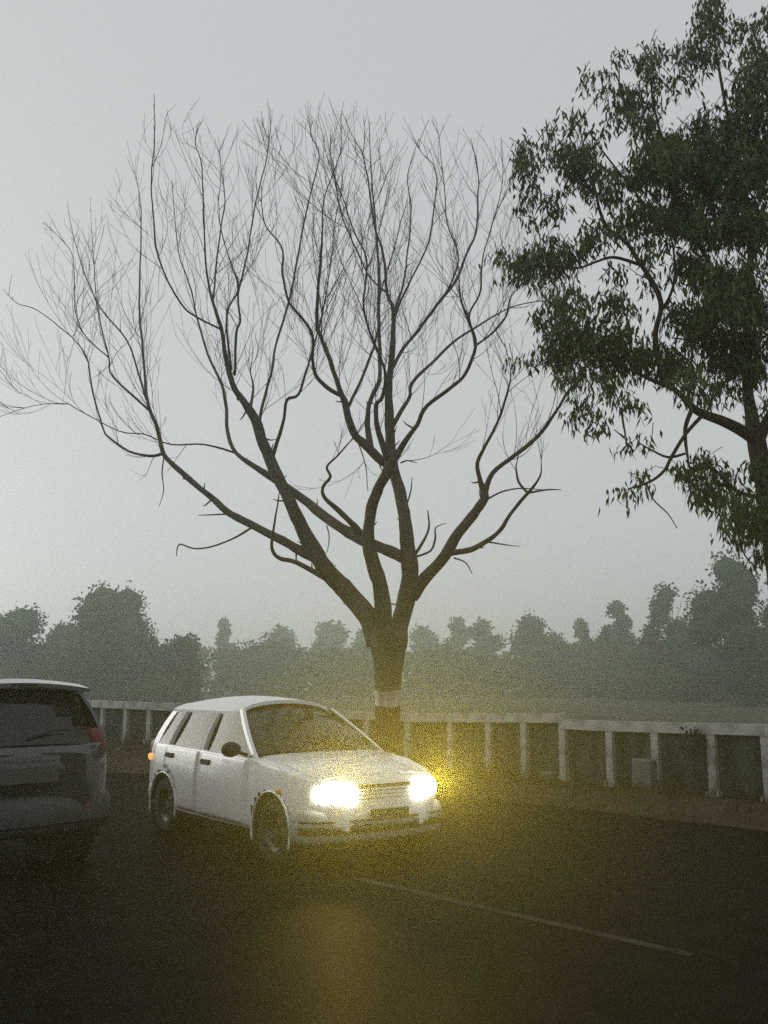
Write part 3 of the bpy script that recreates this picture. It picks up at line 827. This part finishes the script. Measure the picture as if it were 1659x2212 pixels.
def make_car(name, label, loc, rz, p):
    root = thing(name, label, 'car', loc, rz)
    K = p['stations']
    def ringpts(x):
        hw, zb, zt, zc = spline1(K, x)
        c = [(0,zb),(.78*hw,zb),(.93*hw,zb+.045),(.985*hw,zb+.17*(zt-zb)),(1.0*hw,zb+.52*(zt-zb)),(.992*hw,zb+.72*(zt-zb)),(.965*hw,zt-.06*(zt-zb)),(.925*hw,zt),(.72*hw,zt+(zc-zt)*.62),(.4*hw,zt+(zc-zt)*.93),(0,zc)]
        return catmull([list(q) for q in c], 3)
    NR = 31
    def surf(x, j): 
        y, z = ringpts(x)[j]; return Vector((x, y, z))
    x0, x1 = K[0][0], K[-1][0]
    nx = 120
    xs = [x0+(x1-x0)*i/nx for i in range(nx+1)]
    cab0, cab1 = p['cabin']
    ax, wr = p['axles'], p['wheel_r']
    arch = wr+.055
    rings = [ringpts(x) for x in xs]
    bm = MB()
    for s in (1, -1):
        grid = [[Vector((x, s*y, z)) for (y, z) in r] for x, r in zip(xs, rings)]
        def skip(i, j):
            xm = (xs[i]+xs[i+1])/2
            if cab0 < xm < cab1 and j >= 21: return True
            zm = rings[i][j][1]
            if rings[i][j][0] > .45:
                for a in ax:
                    if math.hypot(xm-a, zm-wr) < arch: return True
            return False
        bm.sheet(grid, 0, s < 0, skip)
    for xi, r, fl in ((x0, rings[0], 0), (x1, rings[-1], 1)):
        loop = [Vector((xi, y, z)) for y, z in r] + [Vector((xi, -y, z)) for y, z in r[::-1][1:-1]]
        c = Vector((xi, 0, (r[0][1]+r[-1][1])/2))
        n = len(loop)
        bm.add(loop+[c], [((k+1)%n, k, n) if fl else (k, (k+1)%n, n) for k in range(n)])
    body = bm.build('body', p['paint'], root, smooth=True)
    # wheel wells and arch lips
    for a in ax:
        for s in (1, -1):
            hw = spline1(K, a)[0]
            wb = MB()
            prof = [(arch+.005, s*(hw-.02)), (arch+.005, s*(hw-.34)), (.01, s*(hw-.34))]
            wb.lathe(prof, n=28, c=(a, 0, wr))
            wb.build('wheel_well', M['black_trim'], body)
            lb_ = MB()
            pts, rs = [], []
            for k in range(25):
                th = rad(-18)+rad(216)*k/24
                pts.append(Vector((a+math.cos(th)*(arch+.004), s*(hw*.992), wr+math.sin(th)*(arch+.004))))
                rs.append(.013)
            lb_.tube(pts, rs, 6, flat=.8)
            lb_.build('arch_lip', p['paint'] if p.get('lip') is None else p['lip'], body, smooth=True)
            w = thing('wheel', None, None); del w['label']; del w['category']
            w.parent = root; w.location = (a, s*(hw-.115), wr)
            tb = MB()
            tb.lathe([(wr*.62,-.085),(wr*.80,-.095),(wr*.95,-.085),(wr,-.06),(wr,.06),(wr*.95,.085),(wr*.80,.095),(wr*.62,.085),(wr*.60,0),(wr*.62,-.085)], n=32)
            tb.build('tyre', M['rubber'], w, smooth=True)
            rm = MB()
            rm.lathe([(.001,s*.055),(.05,s*.055),(.06,s*.03),(wr*.42,s*.02),(wr*.5,s*.045),(wr*.6,s*.07),(wr*.635,s*.07),(wr*.635,-s*.06)], n=28)
            for k in range(8):
                th = k*math.pi/4
                rm.box((math.cos(th)*wr*.42, s*.035, math.sin(th)*wr*.42), (.06,.02,.022), Matrix.Rotation(-th,3,'Y'))
            rm.build('rim', M['rim'], w)
    # roof
    rf = p['roof']     # rows (x, halfwidth, z)
    grid = []; crown0 = p.get('crown', .0)
    for i in range(25):
        crown = crown0*math.sin(math.pi*min(1, .12+.88*i/24))**.7 if crown0 else 0
        x = rf[0][0]+(rf[-1][0]-rf[0][0])*i/24
        hw, z = spline1(rf, x)
        grid.append([Vector((x, hw*y, z+crown*(1-y*y)-.045*abs(y)**2.6-.03*max(0,abs(y)-.8)/.2)) for y in [-1,-.96,-.9,-.75,-.5,-.25,0,.25,.5,.75,.9,.96,1]])
    rb_ = MB(); rb_.slab(grid, Vector((0,0,-.035)))
    roof = rb_.build('roof', p['paint'], root, smooth=True)
    def roof_edge(x, s):
        hw, z = spline1(rf, x); return Vector((x, s*hw*.985, z-.085))
    def belt(x, s, off=0):
        hw, zb, zt, zc = spline1(K, x); return Vector((x, s*(hw*.93-off), zt-.005))
    # pillars
    for s in (1, -1):
        for kp, (xb, xt, w0, w1) in enumerate(p['pillars']):
            A_, B_ = belt(xb, s), roof_edge(xt, s)
            pb = MB()
            pts = [A_+(B_-A_)*t+Vector((0, s*.018*math.sin(math.pi*t), 0)) for t in [k/6 for k in range(7)]]
            g2 = [[q+Vector((-(w0+(w1-w0)*k/6)/2,0,0)), q+Vector(((w0+(w1-w0)*k/6)/2,0,0))] for k, q in enumerate(pts)]
            pb.slab(g2, Vector((0,-s*.035,0)))
            pb.build('pillar', M['black_trim'] if kp in (1, 2) else p['pillar_mat'], root)
    def pane(name, A_, B_, C_, D_, out, bulge, mat, parent=root, nu=8, nv=6):
        gr = []
        for i in range(nu+1):
            u = i/nu
            row = []
            for j in range(nv+1):
                v = j/nv
                q = (A_*(1-u)+B_*u)*(1-v)+(D_*(1-u)+C_*u)*v
                row.append(q+out*bulge*(4*u*(1-u))*(1-.0*v)+out*bulge*.3*4*v*(1-v))
            gr.append(row)
        m_ = MB(); m_.slab(gr, -out*.005)
        return m_.build(name, mat, parent, smooth=False)
    gm = p['glass']
    ws = p['windscreen']; rw = p['rear_window']
    pane('windscreen', belt(ws[0], 1, .03), belt(ws[0], -1, .03), roof_edge(ws[1], -1)+Vector((0,.03,.0)), roof_edge(ws[1], 1)+Vector((0,-.03,0)), Vector((.75,0,.65)), .07, gm)
    pane('rear_window', belt(rw[0], 1, .05), belt(rw[0], -1, .05), roof_edge(rw[1], -1)+Vector((0,.05,0)), roof_edge(rw[1], 1)+Vector((0,-.05,0)), Vector((-.9,0,.4)), .05, p['rear_glass'])
    for s in (1, -1):
        for (xb0, xb1, xt0, xt1) in p['side_panes']:
            o_ = Vector((0, s, 0))
            ins = Vector((0, -s*.012, 0))
            pane('side_window', belt(xb0, s)+ins, belt(xb1, s)+ins, roof_edge(xt1, s)+ins, roof_edge(xt0, s)+ins, o_, .012, p['glass'])
    # doors: raised skins with handles
    for s in (1, -1):
        for (dx0, dx1) in p['doors']:
            gr = []
            for i in range(15):
                x = dx0+(dx1-dx0)*i/14
                row = []
                for j in range(8, 20):
                    q = surf(x, j)
                    row.append(Vector((q.x, s*(q.y+.009), q.z)))
                gr.append(row)
            def skp(i, j):
                q = gr[i][j]
                return any(math.hypot(q.x-a, q.z-wr) < arch+.03 for a in ax)
            db = MB(); db.sheet(gr, 0, s < 0, skp)
            db.sheet([[Vector((q.x, q.y-s*.008, q.z)) for q in r] for r in (gr[0], gr[0])])
            d = db.build('door', p['paint'], root, smooth=True)
            sol = d.modifiers.new('thick', 'SOLIDIFY'); sol.thickness = .012; sol.offset = -1 
            hb = MB()
            q = surf(dx0+.16, 17)
            hb.box((q.x, s*(q.y+.025), q.z-.02), (.16,.025,.028)); hb.box((q.x, s*(q.y+.012), q.z-.02), (.19,.012,.05))
            hb.build('handle', p['handle'], d)
        # sill
        s2 = MB()
        xs2 = [ax[0]+arch+.03+(ax[1]-ax[0]-2*arch-.06)*k/10 for k in range(11)]
        s2.tube([Vector((x, s*(surf(x, 6).y-.02), surf(x, 6).z+.02)) for x in xs2], [.065]*11, 7)
        s2.build('sill', p['sill'], root)
        # mirror
        mp = belt(p['mirror_x'], s)
        mr = thing('mirror', None, None); del mr['label']; del mr['category']; mr.parent = root
        mm = MB()
        mm.tube([mp+Vector((0,0,.02)), mp+Vector((-.02, s*.07, .05))], [.02,.016], 6)
        c_ = mp+Vector((-.03, s*.14, .075))
        pr = [(.001,-.05),(.04,-.045),(.062,-.01),(.07,.03)]
        vs = []
        for (r_, h_) in pr: vs.append([c_+Vector((-h_, math.cos(t)*r_*1.4, math.sin(t)*r_)) for t in [2*math.pi*k/14 for k in range(15)]])
        mm.sheet(vs)
        mm.build('mirror_shell', p['mirror_mat'], mr, smooth=True)
        mg = MB(); mg.add([c_+Vector((-.029, math.cos(2*math.pi*k/14)*.09, math.sin(2*math.pi*k/14)*.063)) for k in range(14)], [tuple(range(14))])
        mg.build('mirror_glass', M['chrome'], mr)
    # bumpers: swept round the ends
    def sweep(name, path, prof, mat, parent=root):
        gr = []
        for i, q in enumerate(path):
            t = path[min(i+1,len(path)-1)]-path[max(i-1,0)]; t.normalize()
            nn = Vector((-t.y, t.x, 0))
            gr.append([q+nn*a+Vector((0,0,b)) for a, b in prof]+[q+nn*prof[0][0]+Vector((0,0,prof[0][1]))])
        m_ = MB(); m_.sheet(gr)
        m_.add(gr[0][:-1], [tuple(range(len(prof)))]); m_.add(gr[-1][:-1], [tuple(range(len(prof)))[::-1]])
        return m_.build(name, mat, parent, smooth=True)
    def endpath(sign, xe, hw_, back, off):
        pts = [Vector((sign*(xe-back), -hw_, 0)), Vector((sign*(xe-back*.55), -hw_*.95, 0)), Vector((sign*(xe-back*.27), -hw_*.80, 0)), Vector((sign*(xe-.045), -hw_*.5, 0)), Vector((sign*(xe+.015), 0, 0))]
        pts += [Vector((q.x, -q.y, 0)) for q in pts[::-1][1:]]
        pts = [Vector(q) for q in catmull([list(q) for q in pts], 4)]
        return pts if sign < 0 else pts[::-1]
    for sign, key in ((1, 'front_bumper'), (-1, 'rear_bumper')):
        b = p[key]
        z0, z1, dpt = b['z0'], b['z1'], b['d']
        path = endpath(sign, b['x'], b['hw'], b['back'], 0)
        prof = [(-.08,z0),(-.01,z0),(dpt*.6,z0+.03),(dpt*.92,z0+.08),(dpt,z0+.13),(dpt*.95,z1-.09),(dpt*.7,z1-.04),(dpt*.2,z1-.012),(-.03,z1),(-.08,z1)]
        sw = sweep('bumper', path, prof, b['mat'])
        for (a0, a1, d2) in b.get('grooves', []):
            k0, k1 = int(len(path)*.1), int(len(path)*.9)+1
            sweep('bumper_groove', path[k0:k1], [(dpt-.03,a0),(dpt+d2,a0),(dpt+d2,a1),(dpt-.03,a1)], M['black_trim'], sw)
    # interior
    ib = MB()
    ib.box(((cab0+cab1)/2, 0, p['floor']), (cab1-cab0-.1, 1.24, .05))
    ib.build('cabin_floor', M['interior'], root)
    db = MB()
    db.box((cab1-.14, 0, p['floor']+.28), (.34, 1.26, .36)); db.build('dashboard', M['black_trim'], root)
    for (sx, sy, sw) in p['seats']:
        q = MB()
        q.box((sx, sy, p['floor']+.17), (.5, sw, .18)); q.box((sx-.27, sy, p['floor']+.47), (.13, sw, .58), Matrix.Rotation(-.2,3,'Y'))
        for hs_ in ((0,) if sw < .7 else (-.33,.33)):
            q.box((sx-.34, sy+hs_, p['floor']+.84), (.09,.24,.16), Matrix.Rotation(-.2,3,'Y'))
        o = q.build('seat', M['interior'], root)
        bv = o.modifiers.new('soft', 'BEVEL'); bv.width = .035; bv.segments = 3
    sw_ = MB()
    c_ = Vector((cab1-.45, p['drv'], p['floor']+.46))
    sw_.tube([c_+Vector((math.sin(t)*.07, math.cos(t)*.18, math.sin(t)*.165)) for t in [2*math.pi*k/20 for k in range(21)]], [.014]*21, 6)
    sw_.tube([c_, c_+Vector((.25,0,-.1))], [.025,.025], 6)
    sw_.build('steering_wheel', M['black_trim'], root)
    # lamps
    def disc(c, w, h, yaw, tilt, dome_, mat, name, parent, sq=2.6):
        rot = Matrix.Rotation(yaw, 3, 'Z') @ Matrix.Rotation(tilt, 3, 'Y')
        gr = []
        for k in range(6):
            rr_ = k/5
            row = []
            for i in range(29):
                t = 2*math.pi*i/28
                cy, cz = math.cos(t), math.sin(t)
                e = 2/sq
                yy = math.copysign(abs(cy)**e, cy)*w/2*rr_; zz = math.copysign(abs(cz)**e, cz)*h/2*rr_
                row.append(Vector(c)+rot@Vector((dome_*(1-rr_**2.2), yy, zz)))
            gr.append(row)
        # skirt running back into the body
        gr.append([q+rot@Vector((-.09,0,0)) for q in gr[-1]])
        m_ = MB(); m_.sheet(gr)
        return m_.build(name, mat, parent, smooth=True)
    p['lamps'](root, disc, body, surf, roof, sweep, endpath)
    return root

HEAD = Vector((.59, -.807, 0)).normalized()
RZ = math.atan2(HEAD.y, HEAD.x)

def white_lamps(root, disc, body, surf, roof, sweep, endpath):
    for s in (1, -1):
        h = disc((1.762, s*.475, .620), .37, .185, s*rad(21), rad(-6), .05, M['headlamp'], 'headlight', root)
        d = bpy.data.lights.new('headlight_beam', 'SPOT')
        d.energy, d.color = LAMP_W, (1.0, .67, .07)
        d.spot_size, d.spot_blend, d.shadow_soft_size = rad(104), .9, .06
        l = bpy.data.objects.new('headlight_beam', d)
        COL.objects.link(l)
        l.parent = h
        l.location = (1.87, s*.49, .635)
        l.rotation_euler = Vector((-1, .34, -.72)).to_track_quat('Z', 'Y').to_euler()
        if s < 0:        # added spot beside the near lamp, throwing the yellow patch on the road
            d2 = bpy.data.lights.new('added_patch_spot', 'SPOT')
            d2.energy, d2.color = PATCH_SPOT_W, (1.0, .67, .07)
            d2.spot_size, d2.spot_blend, d2.shadow_soft_size = rad(40), 1.0, .06
            l2 = bpy.data.objects.new('added_patch_spot', d2)
            COL.objects.link(l2)
            l2.parent = h
            l2.location = (1.87, s*.49, .635)
            l2.rotation_euler = Vector((-1.62, 1.27, .72)).to_track_quat('Z', 'Y').to_euler()
        disc((1.70, s*.585, .47), .13, .05, s*rad(34), 0, .02, M['amber'], 'indicator', root)
        disc((-1.755, s*.60, .80), .17, .26, math.pi-s*rad(14), 0, .03, M['tail_red'], 'tail_light', root)
        disc((1.28, s*.765, .62), .07, .04, s*rad(90), 0, .010, M['amber'], 'side_repeater', root)
        disc((-1.62, s*.735, .74), .12, .07, math.pi-s*rad(70), 0, .012, M['amber_lit'], 'rear_side_lamp', root)
    g_ = MB()
    g_.box((1.76, 0, .615), (.05, .58, .13))
    gr = g_.build('grille', M['black_trim'], root)
    for k in range(4):
        q = MB(); q.box((1.79, 0, .568+k*.031), (.02, .56, .010)); q.build('grille_slat', M['grey_trim'], gr)
    pl = MB(); pl.box((1.862, 0, .445), (.012, .40, .085)); pl.build('number_plate', M['plate'], root)
    for s in (.35, -.2):
        wp = MB()
        wp.tube([Vector((.86, s, .925)), Vector((.80, s-.25, .965)), Vector((.74, s-.5, .985))], [.010,.008,.006], 5)
        wp.build('wiper', M['black_trim'], root)
    # bonnet skin
    gr = []
    for i in range(13):
        x = .84+(1.66-.84)*i/12
        row = []
        for sgn, js in ((1, range(22, 31)), (-1, range(29, 21, -1))):
            for j in js:
                q = surf(x, j); row.append(Vector((q.x, sgn*q.y, q.z+.008)))
        gr.append(row)
    m_ = MB(); m_.slab(gr, Vector((0,0,-.014))); m_.build('bonnet', M['white_paint'], root, smooth=True)

white = dict(
    paint=M['white_paint'], pillar_mat=M['white_paint'], glass=M['glass'], rear_glass=M['glass'], handle=M['black_trim'], mirror_mat=M['black_trim'], sill=M['black_trim'],
    stations=[(-1.80,.50,.38,.78,.81),(-1.77,.60,.32,.84,.87),(-1.66,.71,.26,.89,.91),(-1.4,.765,.22,.90,.91),(-.6,.785,.20,.89,.90),(.2,.79,.20,.875,.89),(.7,.785,.20,.865,.895),(.85,.78,.20,.855,.895),(1.2,.765,.21,.82,.865),(1.45,.735,.22,.775,.82),(1.6,.69,.23,.735,.775),(1.70,.63,.25,.70,.735),(1.77,.54,.28,.66,.69),(1.80,.44,.31,.62,.645)],
    cabin=(-1.62,.80), axles=(-1.14,1.16), wheel_r=.275,
    crown=.075,
    roof=[(.10,.535,1.33),(.0,.55,1.365),(-.4,.57,1.425),(-.9,.57,1.45),(-1.3,.555,1.42),(-1.47,.535,1.365)],
    pillars=[(.79,.12,.06,.06),(-.22,-.30,.09,.07),(-1.08,-1.05,.11,.10),(-1.60,-1.42,.14,.12)],
    windscreen=(.84,.10), rear_window=(-1.71,-1.45),
    side_panes=[(.76,-.22,.13,-.30),(-.22,-1.08,-.30,-1.05),(-1.08,-1.56,-1.05,-1.40)],
    doors=[(-.26,.74),(-1.14,-.29)], strip=(-.75,.78), mirror_x=.66,
    front_bumper=dict(x=1.79,hw=.735,z0=.22,z1=.50,d=.05,back=.29,mat=M['pale_bumper'],grooves=[(.30,.365,.004),(.395,.41,.004)]),
    rear_bumper=dict(x=1.78,hw=.72,z0=.25,z1=.50,d=.045,back=.31,mat=M['pale_bumper'],grooves=[]),
    floor=.36, seats=[(.12,.34,.48),(.12,-.34,.48),(-.85,0,1.15)], drv=-.34, lamps=white_lamps)
make_car('white_car', 'small white hatchback driving towards the viewer with both headlights glaring in the fog', (-1.05, 9.68, 0), RZ, white)

def dark_lamps(root, disc, body, surf, roof, sweep, endpath):
    for s in (1, -1):
        disc((-1.83, s*.68, 1.0), .15, .30, math.pi-s*rad(34), 0, .035, M['tail_red'], 'tail_light', root, sq=4)
        disc((1.87, s*.58, .78), .38, .18, s*rad(18), 0, .04, M['chrome'], 'headlight', root)
        disc((-1.93, s*.56, .52), .12, .05, math.pi-s*rad(18), 0, .012, M['tail_red'], 'reflector', root)
    sp = MB()
    gr = [[Vector((-1.60-.20*u, y, 1.565-.035*u-.05*(y/.6)**2)) for y in [-.58+1.16*k/12 for k in range(13)]] for u in (0,.4,.8,1)]
    sp.slab(gr, Vector((0,0,-.035))); s_ = sp.build('spoiler', M['dark_paint'], roof, smooth=True)
    hl = MB(); hl.box((-1.80,0,1.51),(.02,.22,.02)); hl.build('brake_light', M['black_trim'], s_)
    tg = MB()
    gr = []
    for i in range(9):
        z = .60+.42*i/8
        gr.append([Vector((-1.965+.05*(y/.62)**2+.02*((z-.8)/.2)**2, y, z)) for y in [-.60+1.2*k/12 for k in range(13)]])
    tg.slab(gr, Vector((.05,0,0))); t = tg.build('tailgate', M['dark_paint'], root, smooth=True)
    h_ = MB(); h_.box((-1.985,0,.93),(.03,.5,.04)); h_.build('handle', M['chrome'], t)
    pl = MB(); pl.box((-1.982,0,.80),(.012,.50,.12)); pl.build('number_plate', M['plate'], root)
    wp = MB(); wp.tube([Vector((-1.945,0,1.09)), Vector((-1.93,-.2,1.14)), Vector((-1.92,-.36,1.15))],[.012,.009,.007],5); wp.build('wiper', M['black_trim'], root)

dark = dict(
    paint=M['dark_paint'], pillar_mat=M['dark_paint'], glass=M['glass_dark'], rear_glass=M['glass_dark'], handle=M['dark_paint'], mirror_mat=M['dark_paint'], sill=M['black_trim'], lip=M['black_trim'],
    stations=[(-1.95,.52,.45,.95,.97),(-1.91,.66,.40,1.02,1.03),(-1.80,.78,.34,1.07,1.075),(-1.66,.825,.30,1.07,1.08),(-1.4,.84,.28,1.07,1.08),(-.6,.855,.26,1.05,1.06),(.3,.855,.26,1.03,1.05),(.8,.85,.26,1.02,1.05),(1.0,.845,.26,1.0,1.04),(1.4,.83,.27,.95,.99),(1.7,.80,.29,.90,.93),(1.85,.74,.32,.82,.85),(1.91,.66,.38,.74,.76)],
    cabin=(-1.78,.92), axles=(-1.2,1.25), wheel_r=.34,
    roof=[(.15,.60,1.52),(.0,.61,1.555),(-.5,.635,1.60),(-1.1,.635,1.605),(-1.5,.62,1.585),(-1.66,.60,1.56)],
    pillars=[(.90,.16,.07,.07),(-.22,-.30,.10,.08),(-1.18,-1.12,.12,.11),(-1.74,-1.60,.16,.13)],
    windscreen=(.95,.15), rear_window=(-1.90,-1.64),
    side_panes=[(.86,-.22,.18,-.30),(-.22,-1.18,-.30,-1.12),(-1.18,-1.70,-1.12,-1.58)],
    doors=[(-.26,.82),(-1.16,-.29)], strip=(-.78,.84), mirror_x=.74,
    front_bumper=dict(x=1.92,hw=.84,z0=.27,z1=.60,d=.06,back=.36,mat=M['grey_trim']),
    rear_bumper=dict(x=1.94,hw=.815,z0=.32,z1=.64,d=.07,back=.34,mat=M['grey_trim'],grooves=[(.40,.425,.004)]),
    floor=.42, seats=[(.15,.36,.5),(.15,-.36,.5),(-.9,0,1.25)], drv=-.36, lamps=dark_lamps)
DH = Vector((-.70, .714, 0))
rear = Vector((-2.86, 7.65, 0))
make_car('dark_car', 'charcoal tall hatchback with a grey bumper driving away, cut by the left frame edge', rear + DH.normalized()*1.95, math.atan2(DH.y, DH.x), dark)

# ------------------------------------------------------------------ the fog
hz = MB()
hz.box((0, 180, 9.0), (2*S+40, S+60+80, 24.4))
m = bpy.data.materials.new('fog')
m.use_nodes = True
n, l = m.node_tree.nodes, m.node_tree.links
for x in list(n):
    if x.type != 'OUTPUT_MATERIAL': n.remove(x)
pv = n.new('ShaderNodeVolumePrincipled')
pv.inputs['Color'].default_value = (.86, .96, .89, 1)
pv.inputs['Density'].default_value = HAZE_DENSITY
pv.inputs['Anisotropy'].default_value = HAZE_G
l.new(pv.outputs[0], n['Material Output'].inputs['Volume'])
hz.build('haze', m, kind='stuff')
